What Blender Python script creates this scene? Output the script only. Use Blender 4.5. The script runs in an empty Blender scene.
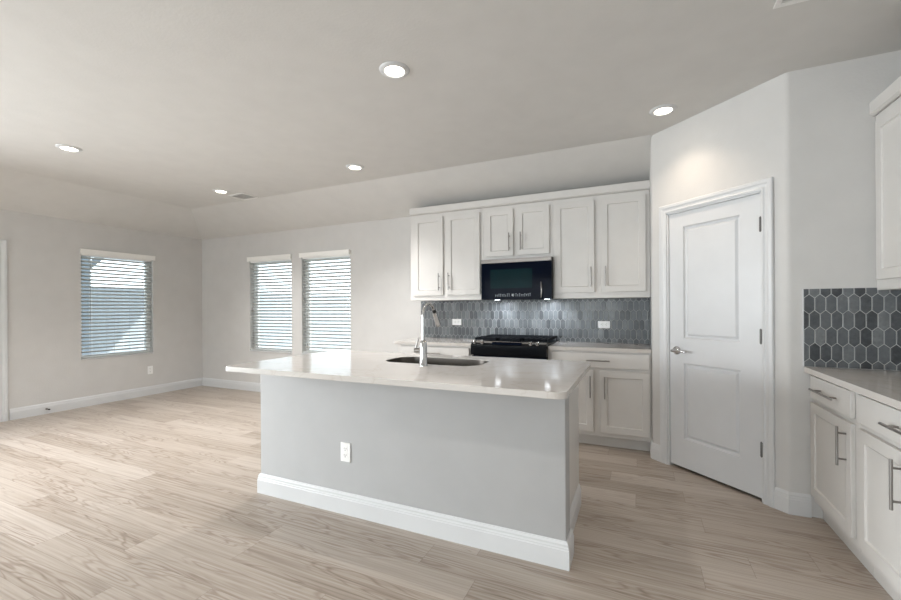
import bpy, bmesh, math, random
from mathutils import Vector, Matrix
from mathutils.geometry import tessellate_polygon
random.seed(7)
C = bpy.context.scene
COL = C.collection

# ------------------------------------------------------------------ camera
FPX, CY, YAW, ROLL, CAMH = 412.9, 307.68, 0.428, -0.006, 1.286
cam_d = bpy.data.cameras.new('camera'); cam = bpy.data.objects.new('camera', cam_d); COL.objects.link(cam)
cam_d.sensor_width = 36.0; cam_d.lens = FPX * 36.0 / 901.0
cam_d.shift_y = (CY - 300.0) / 901.0
cam_d.clip_start = 0.05; cam_d.clip_end = 300
cam.location = (0, 0, CAMH)
cam.matrix_world = Matrix.Translation((0, 0, CAMH)) @ Matrix.Rotation(YAW, 4, 'Z') @ Matrix.Rotation(math.pi/2, 4, 'X') @ Matrix.Rotation(-ROLL, 4, 'Z').inverted()
C.camera = cam

# ------------------------------------------------------------------ world, sun, daylight, exposure
W = bpy.data.worlds.new('sky'); C.world = W; W.use_nodes = True
nt = W.node_tree; nt.nodes.clear()
wo = nt.nodes.new('ShaderNodeOutputWorld'); bg = nt.nodes.new('ShaderNodeBackground')
bg.inputs[0].default_value = (0.86, 0.93, 1.0, 1); bg.inputs[1].default_value = 2.7
nt.links.new(bg.outputs[0], wo.inputs[0])
sd = bpy.data.lights.new('sun', 'SUN'); sun = bpy.data.objects.new('sun', sd); COL.objects.link(sun)
sd.energy = 5.5; sd.angle = math.radians(0.6); sd.color = (1, .95, .88)
sun.rotation_euler = Vector((1.0, 0.9, 1.1)).to_track_quat('Z', 'Y').to_euler()

def area(name, loc, size, rot, power, col, spread=115):
    d = bpy.data.lights.new(name, 'AREA'); d.shape = 'RECTANGLE'; d.size, d.size_y = size
    d.energy = power; d.color = col; d.spread = math.radians(spread)
    o = bpy.data.objects.new(name, d); o.location = loc; o.rotation_euler = rot; COL.objects.link(o); return o
# added area lamps for daylight through unseen windows behind the camera and on the left
area('added_daylight_near', (-2.9, -6.72, 1.35), (5.0, 2.0), (math.radians(80), 0, 0), 60, (.98, .99, 1.0), 150)
area('added_daylight_left', (-6.78, -.75, 1.15), (3.6, 1.9), (math.radians(74), 0, math.radians(-90)), 205, (.96, .98, 1.0), 150)

C.view_settings.view_transform = 'Standard'; C.view_settings.look = 'None'
C.view_settings.gamma = 1.0; C.view_settings.use_curve_mapping = False
C.view_settings.exposure = 0.57
try:
    C.cycles.use_denoising = True; C.cycles.max_bounces = 14; C.cycles.diffuse_bounces = 8; C.cycles.transparent_max_bounces = 16
    C.cycles.caustics_reflective = False; C.cycles.caustics_refractive = False; C.cycles.sample_clamp_indirect = 6
except Exception: pass

# ------------------------------------------------------------------ materials
class N:
    def __init__(s, name):
        s.m = bpy.data.materials.new(name); s.m.use_nodes = True; s.t = s.m.node_tree
        s.b = s.t.nodes['Principled BSDF']; s.out = s.t.nodes['Material Output']
    def n(s, typ, **kw):
        x = s.t.nodes.new(typ)
        for k, v in kw.items(): setattr(x, k, v)
        return x
    def put(s, sock, v):
        if isinstance(v, bpy.types.NodeSocket): s.t.links.new(v, sock)
        else: sock.default_value = v
    def math(s, op, a, b=0.0, c=None):
        x = s.n('ShaderNodeMath', operation=op); s.put(x.inputs[0], a); s.put(x.inputs[1], b)
        if c is not None: s.put(x.inputs[2], c)
        return x.outputs[0]
    def ramp(s, fac, stops):
        x = s.n('ShaderNodeValToRGB'); s.put(x.inputs[0], fac)
        e = x.color_ramp.elements
        while len(e) < len(stops): e.new(.5)
        for i, (p, c) in enumerate(stops):
            e[i].position = p; e[i].color = (*c, 1) if len(c) == 3 else c
        return x.outputs[0]
    def bump(s, h, strength, dist=0.002):
        x = s.n('ShaderNodeBump'); x.inputs['Strength'].default_value = strength; x.inputs['Distance'].default_value = dist
        s.put(x.inputs['Height'], h); s.t.links.new(x.outputs[0], s.b.inputs['Normal'])
def noise_h(k, scale, detail=3, vec=None):
    x = k.n('ShaderNodeTexNoise'); x.inputs['Scale'].default_value = scale; x.inputs['Detail'].default_value = detail
    if vec is None:
        g = k.n('ShaderNodeNewGeometry'); vec = g.outputs['Position']
    k.t.links.new(vec, x.inputs['Vector']); return x.outputs[0]
def plain(name, col, rough=.5, metal=0, bump=None, spec=.5, var=0.0, coat=0):
    k = N(name); b = k.b
    b.inputs['Roughness'].default_value = rough; b.inputs['Metallic'].default_value = metal
    b.inputs['Specular IOR Level'].default_value = spec
    b.inputs['Coat Weight'].default_value = coat
    h = noise_h(k, 6.0)
    v = var if var else .02
    k.put(b.inputs['Base Color'], k.ramp(h, [(.3, tuple(c*(1-v) for c in col)), (.7, tuple(min(1, c*(1+v)) for c in col))]))
    if bump: k.bump(noise_h(k, bump[0], 4), bump[1], bump[2] if len(bump) > 2 else .001)
    return k.m
M_WALL = plain('wall_paint', (.60, .592, .58), .75, bump=(70, .5, .002), spec=.3)
M_CEIL = plain('ceiling_paint', (.64, .632, .615), .85, bump=(60, .5, .002), spec=.2)
M_TRIM = plain('white_trim_paint', (.64, .65, .66), .38)
M_DOOR = plain('white_door_paint', (.645, .655, .67), .36)
M_CAB = plain('white_cabinet_paint', (.625, .61, .59), .38)
M_NICK = plain('brushed_nickel', (.30, .285, .27), .32, 1)
M_DNICK = plain('dark_nickel', (.30, .285, .275), .35, 1)
M_HINGE = plain('satin_hinge_metal', (.13, .125, .12), .4, .3)
M_STRIP = plain('dim_stainless', (.24, .22, .205), .30, 1)
M_CHROME = plain('chrome', (.58, .58, .585), .10, 1)
M_STEEL = plain('stainless_steel', (.42, .40, .385), .25, 1)
M_SINK = plain('satin_sink_steel', (.23, .21, .19), .30, 1)
M_BLACK = plain('black_enamel', (.005, .006, .008), .25, spec=.15)
M_IRON = plain('cast_iron', (.006, .008, .012), .5, spec=.15)
M_BGLASS = plain('black_glass', (.003, .005, .012), .08, spec=.03)
M_MWIN = plain('microwave_window_glass', (.004, .018, .022), .15, spec=.04)
M_ICON = plain('printed_grey_marks', (.38, .42, .46), .5)
M_LOGO = plain('printed_white_mark', (.75, .77, .8), .5)
M_PLATE = plain('outlet_plastic', (.86, .86, .85), .35)
M_SLOT = plain('outlet_slots', (.06, .06, .06), .5)
M_BLIND = plain('blind_slat', (.52, .54, .53), .45)
M_VAL = plain('blind_valance', (.88, .87, .84), .45)
M_CORD = plain('blind_wand', (.30, .32, .33), .3)
M_VINYL = plain('window_vinyl', (.80, .81, .80), .4)
M_VENT = plain('vent_metal', (.80, .80, .79), .5)
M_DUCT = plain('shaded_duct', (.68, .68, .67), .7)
M_DARK = plain('dark_void', (.02, .02, .02), .8)
M_THRESH = plain('door_threshold', (.03, .03, .03), .6)
M_RUB = plain('black_rubber', (.02, .02, .02), .7)
M_BOUNCE = plain('pale_bounce_ground', (.40, .40, .385), .95, bump=(40, .6, .02), var=.25)  # paving invented: pale ground added to bounce sunlight up through the blinds
M_POST = plain('shade_tinted_post', (.24, .29, .34), .6)  # blue-grey of the post's shade is put into its colour
M_SOFFIT = plain('patio_soffit', (.45, .47, .48), .7)
M_ROOF = plain('shingles', (.12, .11, .10), .9, bump=(50, .6, .01))

def fence_mat(name, c0, c1):
    k = N(name); g = k.n('ShaderNodeNewGeometry'); sp = k.n('ShaderNodeSeparateXYZ'); k.t.links.new(g.outputs['Position'], sp.inputs[0])
    mp = k.n('ShaderNodeMapping'); mp.inputs['Scale'].default_value = (14, 14, 1.2); k.t.links.new(g.outputs['Position'], mp.inputs[0])
    h = noise_h(k, 1.0, 5, mp.outputs[0])
    k.put(k.b.inputs['Base Color'], k.ramp(h, [(.3, c0), (.7, c1)])); k.b.inputs['Roughness'].default_value = .85
    return k.m
M_FENCE = fence_mat('weathered_fence_boards', (.32, .36, .40), (.40, .44, .48))
M_FENCE2 = fence_mat('pale_fence_boards', (.30, .32, .33), (.38, .40, .41))

def glass_mat():
    k = N('window_glass'); t = k.n('ShaderNodeBsdfTransparent'); gl = k.n('ShaderNodeBsdfGlossy'); gl.inputs['Roughness'].default_value = .02
    t.inputs[0].default_value = (.95, .98, .98, 1)
    f = k.n('ShaderNodeFresnel'); f.inputs[0].default_value = 1.3
    mx = k.n('ShaderNodeMixShader'); k.t.links.new(f.outputs[0], mx.inputs[0]); k.t.links.new(t.outputs[0], mx.inputs[1]); k.t.links.new(gl.outputs[0], mx.inputs[2])
    k.t.links.new(mx.outputs[0], k.out.inputs[0]); return k.m
M_GLASS = glass_mat()

def emit(name, col, s):
    k = N(name); e = k.n('ShaderNodeEmission'); e.inputs[0].default_value = (*col, 1); e.inputs[1].default_value = s
    k.t.links.new(e.outputs[0], k.out.inputs[0]); return k.m
M_LENS = emit('lit_lamp_lens', (1, .90, .76), 9.0)
M_LENSC = emit('lit_cooktop_lamp', (.90, .95, 1), 10.0)

def floor_mat():
    k = N('oak_plank_floor')
    g = k.n('ShaderNodeNewGeometry'); sp = k.n('ShaderNodeSeparateXYZ'); k.t.links.new(g.outputs['Position'], sp.inputs[0])
    PW, PL = .182, 1.22
    yr = k.math('DIVIDE', sp.outputs[1], PW); row = k.math('FLOOR', yr); fy = k.math('FRACT', yr)
    wn = k.n('ShaderNodeTexWhiteNoise', noise_dimensions='1D'); k.put(wn.inputs['W'], row)
    xr = k.math('ADD', k.math('DIVIDE', sp.outputs[0], PL), k.math('MULTIPLY', wn.outputs[0], 7.0))
    cl = k.math('FLOOR', xr); fx = k.math('FRACT', xr)
    cb = k.n('ShaderNodeCombineXYZ'); k.put(cb.inputs[0], cl); k.put(cb.inputs[1], row)
    w2 = k.n('ShaderNodeTexWhiteNoise', noise_dimensions='2D'); k.t.links.new(cb.outputs[0], w2.inputs['Vector'])
    rnd = w2.outputs[0]
    # grain coordinates, shifted per plank
    off = k.n('ShaderNodeCombineXYZ'); k.put(off.inputs[0], k.math('MULTIPLY', rnd, 37.0)); k.put(off.inputs[1], k.math('MULTIPLY', rnd, 91.0)); 
    ad = k.n('ShaderNodeVectorMath', operation='ADD'); k.t.links.new(g.outputs['Position'], ad.inputs[0]); k.t.links.new(off.outputs[0], ad.inputs[1])
    mp = k.n('ShaderNodeMapping'); mp.inputs['Scale'].default_value = (1.5, 75.0, 1); k.t.links.new(ad.outputs[0], mp.inputs[0])
    fine = noise_h(k, 1.0, 6, mp.outputs[0])
    mp2 = k.n('ShaderNodeMapping'); mp2.inputs['Scale'].default_value = (.75, 8.0, 1); k.t.links.new(ad.outputs[0], mp2.inputs[0])
    big = k.n('ShaderNodeTexNoise'); big.inputs['Scale'].default_value = 1.0; big.inputs['Detail'].default_value = 2.5; big.inputs['Distortion'].default_value = .25
    k.t.links.new(mp2.outputs[0], big.inputs['Vector'])
    rings = k.math('SINE', k.math('MULTIPLY', big.outputs[0], 120.0))
    ringm = k.math('MULTIPLY', k.math('POWER', k.math('MULTIPLY_ADD', rings, .5, .5), 3.0), k.ramp(big.outputs[0], [(.44, (0, 0, 0)), (.56, (1, 1, 1))]))
    tone = k.math('ADD', k.math('MULTIPLY_ADD', fine, .95, -.10), k.math('MULTIPLY', rnd, .28))
    base = k.ramp(tone, [(.15, (.215, .170, .132)), (.42, (.375, .320, .270)), (.85, (.52, .465, .415))])
    mx = k.n('ShaderNodeMix', data_type='RGBA', blend_type='MULTIPLY'); k.put(mx.inputs[0], k.math('MULTIPLY', ringm, .60))
    k.put(mx.inputs[6], base); k.put(mx.inputs[7], (.52, .44, .38, 1))
    # seams
    e1 = k.math('LESS_THAN', k.math('MINIMUM', fy, k.math('SUBTRACT', 1.0, fy)), .008)
    e2 = k.math('LESS_THAN', k.math('MINIMUM', fx, k.math('SUBTRACT', 1.0, fx)), .0012)
    seam = k.math('MAXIMUM', e1, e2)
    m2 = k.n('ShaderNodeMix', data_type='RGBA', blend_type='MULTIPLY'); k.put(m2.inputs[0], k.math('MULTIPLY', seam, .45))
    k.put(m2.inputs[6], mx.outputs[2]); k.put(m2.inputs[7], (.4, .34, .3, 1))
    k.put(k.b.inputs['Base Color'], m2.outputs[2])
    k.put(k.b.inputs['Roughness'], k.math('MULTIPLY_ADD', fine, .16, .30))
    k.b.inputs['Specular IOR Level'].default_value = .5
    hh = k.math('SUBTRACT', k.math('ADD', fine, k.math('MULTIPLY', ringm, -.5)), k.math('MULTIPLY', seam, 1.5))
    k.bump(hh, .22, .0012)
    return k.m
M_FLOOR = floor_mat()

def quartz_mat():
    k = N('white_quartz'); g = k.n('ShaderNodeNewGeometry')
    n1 = k.n('ShaderNodeTexNoise'); n1.inputs['Scale'].default_value = 1.6; n1.inputs['Detail'].default_value = 8; n1.inputs['Distortion'].default_value = 1.4
    k.t.links.new(g.outputs['Position'], n1.inputs['Vector'])
    v = k.math('ABSOLUTE', k.math('SUBTRACT', n1.outputs[0], .5))
    k.put(k.b.inputs['Base Color'], k.ramp(v, [(.0, (.53, .495, .46)), (.010, (.565, .535, .505)), (.04, (.58, .553, .525))]))
    k.b.inputs['Roughness'].default_value = .09; k.b.inputs['Specular IOR Level'].default_value = .6
    return k.m
M_QUARTZ = quartz_mat()

def tile_mat():
    k = N('slate_glazed_tile'); g = k.n('ShaderNodeNewGeometry')
    h = noise_h(k, 45, 4)
    r = k.math('ADD', g.outputs['Random Per Island'], k.math('MULTIPLY', k.math('SUBTRACT', h, .5), .7))
    k.put(k.b.inputs['Base Color'], k.ramp(r, [(.0, (.040, .045, .051)), (.30, (.080, .089, .097)), (.75, (.125, .137, .146)), (1, (.185, .197, .203))]))
    k.b.inputs['Roughness'].default_value = .30
    k.bump(h, .25, .001); return k.m
M_TILE = tile_mat()
M_GROUT = plain('light_grey_grout', (.52, .52, .51), .8)

# ------------------------------------------------------------------ mesh helper
class MB:
    def __init__(s): s.bm = bmesh.new()
    def face(s, vs):
        try: return s.bm.faces.new(vs)
        except ValueError: return None
    def box(s, x0, x1, y0, y1, z0, z1):
        v = [s.bm.verts.new((x, y, z)) for x in (x0, x1) for y in (y0, y1) for z in (z0, z1)]
        for q in ((0, 1, 3, 2), (4, 6, 7, 5), (0, 4, 5, 1), (2, 3, 7, 6), (0, 2, 6, 4), (1, 5, 7, 3)): s.face([v[i] for i in q])
        return s
    def hexa(s, pts):   # 8 points: bottom 4 ring, top 4 ring
        v = [s.bm.verts.new(p) for p in pts]
        for q in ((3, 2, 1, 0), (4, 5, 6, 7), (0, 1, 5, 4), (1, 2, 6, 5), (2, 3, 7, 6), (3, 0, 4, 7)): s.face([v[i] for i in q])
        return s
    def prism(s, outer, holes, d0, d1, f):    # f(u,v,d)->xyz
        loops = [outer] + list(holes)
        tris = tessellate_polygon([[Vector((a, b, 0)) for a, b in l] for l in loops])
        for l in [0]:
            lo = [[s.bm.verts.new(f(a, b, d0)) for a, b in lp] for lp in loops]
            hi = [[s.bm.verts.new(f(a, b, d1)) for a, b in lp] for lp in loops]
        fl = [v for lp in lo for v in lp]; fh = [v for lp in hi for v in lp]
        for t in tris:
            s.face([fl[i] for i in t]); s.face([fh[i] for i in reversed(t)])
        for a, b in zip(lo, hi):
            n = len(a)
            for i in range(n): s.face([a[i], a[(i+1) % n], b[(i+1) % n], b[i]])
        return s
    def cyl(s, p0, p1, r0, r1=None, seg=20, cap=True):
        r1 = r0 if r1 is None else r1
        p0, p1 = Vector(p0), Vector(p1); d = (p1-p0).normalized(); a = d.orthogonal().normalized(); b = d.cross(a)
        A = [s.bm.verts.new(p0+(a*math.cos(t)+b*math.sin(t))*r0) for t in [2*math.pi*i/seg for i in range(seg)]]
        B = [s.bm.verts.new(p1+(a*math.cos(t)+b*math.sin(t))*r1) for t in [2*math.pi*i/seg for i in range(seg)]]
        for i in range(seg): s.face([A[i], A[(i+1) % seg], B[(i+1) % seg], B[i]])
        if cap: s.face(A[::-1]); s.face(B)
        return s
    def lathe(s, c, prof, seg=32):   # prof: list of (r,z) about vertical axis
        rings = []
        for r, z in prof:
            if r < 1e-6: rings.append([s.bm.verts.new((c[0], c[1], c[2]+z))])
            else: rings.append([s.bm.verts.new((c[0]+r*math.cos(2*math.pi*i/seg), c[1]+r*math.sin(2*math.pi*i/seg), c[2]+z)) for i in range(seg)])
        for A, B in zip(rings, rings[1:]):
            for i in range(seg):
                j = (i+1) % seg
                if len(A) == 1 and len(B) > 1: s.face([A[0], B[i], B[j]])
                elif len(B) == 1 and len(A) > 1: s.face([A[i], A[j], B[0]])
                elif len(A) > 1: s.face([A[i], A[j], B[j], B[i]])
        return s
    def tube(s, pts, rs, seg=16):
        pts = [Vector(p) for p in pts]; n = len(pts)
        if not hasattr(rs, '__len__'): rs = [rs]*n
        a = None; rings = []
        for i, p in enumerate(pts):
            d = ((pts[min(i+1, n-1)]-pts[max(i-1, 0)])).normalized()
            if a is None: a = d.orthogonal().normalized()
            a = (a-d*a.dot(d)).normalized(); b = d.cross(a)
            rings.append([s.bm.verts.new(p+(a*math.cos(t)+b*math.sin(t))*rs[i]) for t in [2*math.pi*k/seg for k in range(seg)]])
        for A, B in zip(rings, rings[1:]):
            for i in range(seg): s.face([A[i], A[(i+1) % seg], B[(i+1) % seg], B[i]])
        s.face(rings[0][::-1]); s.face(rings[-1]); return s
    def sweep(s, path, prof, up=(0, 0, 1), nrm=None):
        """profile (out, up) swept along a polyline lying in a plane; out = left-hand side offset; mitred"""
        path = [Vector(p) for p in path]; up = Vector(up); n = len(path); rings = []
        for i, p in enumerate(path):
            d0 = (p-path[i-1]).normalized() if i > 0 else None
            d1 = (path[i+1]-p).normalized() if i < n-1 else None
            if d0 is None: d0 = d1
            if d1 is None: d1 = d0
            n0, n1 = up.cross(d0), up.cross(d1); m = (n0+n1).normalized(); m = m/max(.2, m.dot(n0))
            rings.append([s.bm.verts.new(p+m*o+up*u) for o, u in prof])
        k = len(prof)
        for A, B in zip(rings, rings[1:]):
            for i in range(k): s.face([A[i], A[(i+1) % k], B[(i+1) % k], B[i]])
        s.face(rings[0][::-1]); s.face(rings[-1]); return s
    def build(s, name, mat, parent=None, bevel=0, smooth=False, origin=None, seg=2):
        bmesh.ops.recalc_face_normals(s.bm, faces=s.bm.faces)
        if parent is None:
            if origin is None:
                xs = [v.co for v in s.bm.verts]
                lo = Vector([min(c[i] for c in xs) for i in range(3)]); hi = Vector([max(c[i] for c in xs) for i in range(3)])
                origin = Vector(((lo.x+hi.x)/2, (lo.y+hi.y)/2, lo.z))
            origin = Vector(origin)
            for v in s.bm.verts: v.co -= origin
        me = bpy.data.meshes.new(name); s.bm.to_mesh(me); s.bm.free()
        for m in (mat if isinstance(mat, (list, tuple)) else [mat]): me.materials.append(m)
        o = bpy.data.objects.new(name, me); COL.objects.link(o)
        if parent is None: o.location = origin
        else: o.parent = parent
        if bevel:
            b = o.modifiers.new('bevel', 'BEVEL'); b.width = bevel; b.segments = seg; b.limit_method = 'ANGLE'; b.angle_limit = math.radians(35)
        if smooth or bevel:
            for p in me.polygons: p.use_smooth = True
            bpy_smooth(me)
        return o
def bpy_smooth(me, ang=35):
    # sharp edges by angle so smooth shading keeps the corners
    bm = bmesh.new(); bm.from_mesh(me)
    for e in bm.edges:
        e.smooth = not (len(e.link_faces) == 2 and e.calc_face_angle(0) > math.radians(ang)) and len(e.link_faces) == 2
    bm.to_mesh(me); bm.free()
def tag(o, label=None, cat=None, group=None, kind=None):
    if label: o['label'] = label
    if cat: o['category'] = cat
    if group: o['group'] = group
    if kind: o['kind'] = kind
    return o
def thing(name, loc, label, cat, rotz=0, group=None):
    o = bpy.data.objects.new(name, None); o.empty_display_size = .1; COL.objects.link(o)
    o.location = loc; o.rotation_euler = (0, 0, rotz); return tag(o, label, cat, group)
def struct(o): o['kind'] = 'structure'; return o
def rrect(x0, x1, y0, y1, r, n=6):
    if not hasattr(r, '__len__'): r = [r]*4
    out = []
    for (cx, cy, a0, rr) in ((x1-r[0], y1-r[0], 0, r[0]), (x0+r[1], y1-r[1], 90, r[1]), (x0+r[2], y0+r[2], 180, r[2]), (x1-r[3], y0+r[3], 270, r[3])):
        if rr <= 0: out.append((cx, cy)); continue
        for i in range(n+1):
            a = math.radians(a0+90*i/n); out.append((cx+rr*math.cos(a), cy+rr*math.sin(a)))
    return out
def rect(x0, x1, y0, y1): return [(x0, y0), (x1, y0), (x1, y1), (x0, y1)]

# ------------------------------------------------------------------ room dimensions
XL, YB, XR, YN = -6.70, 4.597, 1.57, -6.60
ZC, ZLOW = 2.732, 2.454
CX, CYY = -5.872, 3.868            # creases where the flat ceiling starts to slope
A = Vector((.101, 3.894)); B = Vector((.841, 3.195)); YW = 3.195
T = .15
# floor
m = MB(); m.box(XL-T, XR+T, YN-T, YB+T, -.12, 0); f = struct(m.build('floor', M_FLOOR))
# ceiling: flat field with a sloping band along the left and far walls (top kept flat)
m = MB(); top = ZC+.2
def P(x, y, z): return m.bm.verts.new((x, y, z))
v = dict(a=P(XL, YN-T, ZLOW), b=P(CX, YN-T, ZC), c=P(XR+T, YN-T, ZC), d=P(XR+T, CYY, ZC), e=P(CX, CYY, ZC), g=P(XL, YB, ZLOW), h=P(XR+T, YB, ZLOW),
         la=P(XL-T, YN-T, ZLOW), lg=P(XL-T, YB+T, ZLOW), lh=P(XR+T, YB+T, ZLOW),
         ta=P(XL-T, YN-T, top), tb=P(XR+T, YN-T, top), tc=P(XR+T, YB+T, top), td=P(XL-T, YB+T, top))
for q in ('bcde', 'abeg', 'gedh', ('la', 'a', 'g', 'lg'), ('lg', 'g', 'h', 'lh'), ('ta', 'tb', 'tc', 'td'), ('la', 'lg', 'td', 'ta'), ('lg', 'lh', 'tc', 'td'),
          ('c', 'tb', 'tc', 'lh', 'h', 'd'), ('la', 'ta', 'tb', 'c', 'b', 'a')):
    m.face([v[k] for k in q])
struct(m.build('ceiling', M_CEIL))

# windows (left wall, y range) and (far wall, x range)
WZ0, WZ1 = .625, 2.055
LW = (2.935, 3.825); FW1 = (-5.565, -4.690); FW2 = (-4.490, -3.612)
LD = (1.34, 2.16)                   # exterior door in the left wall
LB = (-2.6, 1.12)                     # unseen glazed opening added for light, left wall, out of the frame
m = MB(); H = ZLOW
def fl(u, v, d): return (XL-d, u, v)
m.prism([(YN-T, 0), (LB[0], 0), (LB[0], 2.25), (LB[1], 2.25), (LB[1], 0), (LD[0], 0), (LD[0], 2.03), (LD[1], 2.03), (LD[1], 0), (YB+T, 0), (YB+T, H), (YN-T, H)],
        [rect(LW[0], LW[1], WZ0, WZ1)], 0, T, fl)
struct(m.build('wall_left', M_WALL))
m = MB()
m.prism(rect(XL, XR+T, 0, H), [rect(FW1[0], FW1[1], WZ0, WZ1), rect(FW2[0], FW2[1], WZ0, WZ1)], 0, T, lambda u, v, d: (u, YB+d, v))
struct(m.build('wall_far', M_WALL))
m = MB(); m.box(XR, XR+T, YN-T, YB, 0, ZC); struct(m.build('wall_right', M_WALL))
NB = (-5.4, -.4)
m = MB(); m.prism([(XL, 0), (NB[0], 0), (NB[0], 2.3), (NB[1], 2.3), (NB[1], 0), (XR, 0), (XR, ZC), (CX, ZC), (XL, ZLOW)], [], 0, T, lambda u, v, d: (u, YN-d, v)); struct(m.build('wall_near', M_WALL))
# pantry walls: one continuous shell with bullnose corners and the door opening
tA = (B-A).normalized(); nA = Vector((-tA.y, tA.x)); LEN = (B-A).length     # nA points into the pantry
if nA.dot(Vector((1, 1))) < 0: nA = -nA
DO0, DO1, DOH = .150, .877, 2.045
TH = .11
def corner(pc, din, dout, r=.02, n=5):
    # rounded outer corner points
    p0 = pc-din*r; p1 = pc+dout*r; out = []
    for i in range(n+1):
        t = i/n; out.append(((1-t)**2)*p0+2*t*(1-t)*pc+t*t*p1)
    return out
up_, ri_ = Vector((0, -1)), Vector((1, 0))
face_pts = [Vector((A.x, YB))] + corner(A, up_, tA) + [A+tA*DO0, A+tA*DO1] + corner(B, tA, ri_) + [Vector((XR, YW))]
# inner offset points
def offs(pts, th):
    res = []
    for i, p in enumerate(pts):
        d0 = (p-pts[i-1]).normalized() if i else (pts[1]-p).normalized()
        d1 = (pts[i+1]-p).normalized() if i < len(pts)-1 else d0
        n0 = Vector((-d0.y, d0.x)); n1 = Vector((-d1.y, d1.x)); q = (n0+n1).normalized(); q = q/q.dot(n0); res.append(p+q*th)
    return res
inn = offs(face_pts, TH)
m = MB(); iD = 1+6
for i in range(len(face_pts)-1):
    z0 = DOH if i == iD else 0
    a, b, c, d = face_pts[i], face_pts[i+1], inn[i+1], inn[i]
    m.hexa([(a.x, a.y, z0), (b.x, b.y, z0), (c.x, c.y, z0), (d.x, d.y, z0), (a.x, a.y, ZC), (b.x, b.y, ZC), (c.x, c.y, ZC), (d.x, d.y, ZC)])
bmesh.ops.remove_doubles(m.bm, verts=m.bm.verts, dist=1e-5)
struct(m.build('wall_pantry', M_WALL, smooth=True))

# ------------------------------------------------------------------ baseboards
BB = [(0, 0), (.016, 0), (.016, .092), (.0135, .097), (.0135, .104), (.011, .110), (.011, .120), (.006, .128), (.004, .134), (0, .134)]
def base(name, path, mat=M_TRIM, parent=None, org=None):
    m = MB(); m.sweep([(p[0], p[1], 0.0) for p in path], BB); o = m.build(name, mat, parent); 
    if parent is None: struct(o)
    return o
# out = left-hand side of the walking direction
base('baseboard_left', [(XL, YB, 0), (XL, LD[1]+.085, 0)][::1])
base('baseboard_far', [(-2.46, YB), (XL+.0165, YB)])
base('baseboard_left', [(XL, LD[0]-.085), (XL, LB[1]+.01)])
pA = A+tA*(DO0-.064); pB = A+tA*(DO1+.064)
base('baseboard_right', [(XR, YN), (XR, YW-.003-.590-.914-.002)])
base('baseboard_pantry', [(B.x+.104, YW), (B.x, B.y), (pB.x, pB.y)])
base('baseboard_pantry', [(pA.x, pA.y), (A.x, A.y), (A.x, A.y+.16)])

# ------------------------------------------------------------------ door casings and doors
CAS = [(0, 0), (0, .012), (.012, .016), (.020, .011), (.034, .013), (.046, .019), (.066, .019), (.072, .014), (.072, 0)]   # (outward from opening, proud)
def casing(name, w0, w1, h, frame, mat=M_TRIM, wid=1.0):
    """frame(u, z, proud) -> xyz"""
    m = MB()
    rings = []
    for (u, z, su, sz) in ((w0, 0, -1, 0), (w0, h, -1, 1), (w1, h, 1, 1), (w1, 0, 1, 0)):
        rings.append([m.bm.verts.new(frame(u+su*o*wid, z+sz*o*wid, pr)) for o, pr in CAS])
    k = len(CAS)
    for a, b in zip(rings, rings[1:]):
        for i in range(k): m.face([a[i], a[(i+1) % k], b[(i+1) % k], b[i]])
    m.face(rings[0]); m.face(rings[-1][::-1])
    # jamb lining inside the opening
    for (a, b, c, d) in ((w0-.0, w0+.012, 0, h), (w1-.012, w1, 0, h), (w0, w1, h-.012, h)):
        m.hexa([frame(a, c, .004), frame(b, c, .004), frame(b, c, -.11), frame(a, c, -.11), frame(a, d, .004), frame(b, d, .004), frame(b, d, -.11), frame(a, d, -.11)])
    return struct(m.build(name, mat))
def fd(u, z, pr):
    q = A+tA*u-nA*pr; return (q.x, q.y, z)
casing('trim_1', DO0+.003, DO1-.003, DOH-.006, fd, wid=.93)

def panel_slab(m, x0, x1, z0, z1, panels, thick, y_front=0.0, mould=.028, depth=.018):
    """moulded door slab, front at y=y_front facing -y (local), raised panels in recessed fields; back flat"""
    m.prism(rect(x0, x1, z0, z1), [rect(*p) for p in panels], y_front, y_front+thick*.5, lambda u, v, d: (u, d, v))
    m.box(x0, x1, y_front+thick*.5, y_front+thick, z0, z1)
    for (a, b, c, d) in panels:
        steps = [(0, 0), (.006, depth*.75), (.014, depth), (.020, depth), (.034, depth*.35), (.036, depth*.3)]
        prev = None
        for o, dd in steps:
            ring = [m.bm.verts.new((x, y_front+dd, z)) for x, z in rect(a+o, b-o, c+o, d-o)]
            if prev:
                for i in range(4): m.face([prev[i], prev[(i+1) % 4], ring[(i+1) % 4], ring[i]])
            prev = ring
        m.face(prev)
dA = math.atan2(tA.y, tA.x)
dr = thing('door_1', (A.x, A.y, 0), 'white two-panel interior door with lever handle in the angled pantry wall', 'door', dA); dr['kind'] = 'structure'
m = MB(); panel_slab(m, DO0+.017, DO1-.017, .022, DOH-.020, [(.290, .722, 1.035, 1.912), (.290, .722, .245, .842)], .035, .008)
m.build('door_slab', M_DOOR, dr)
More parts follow.
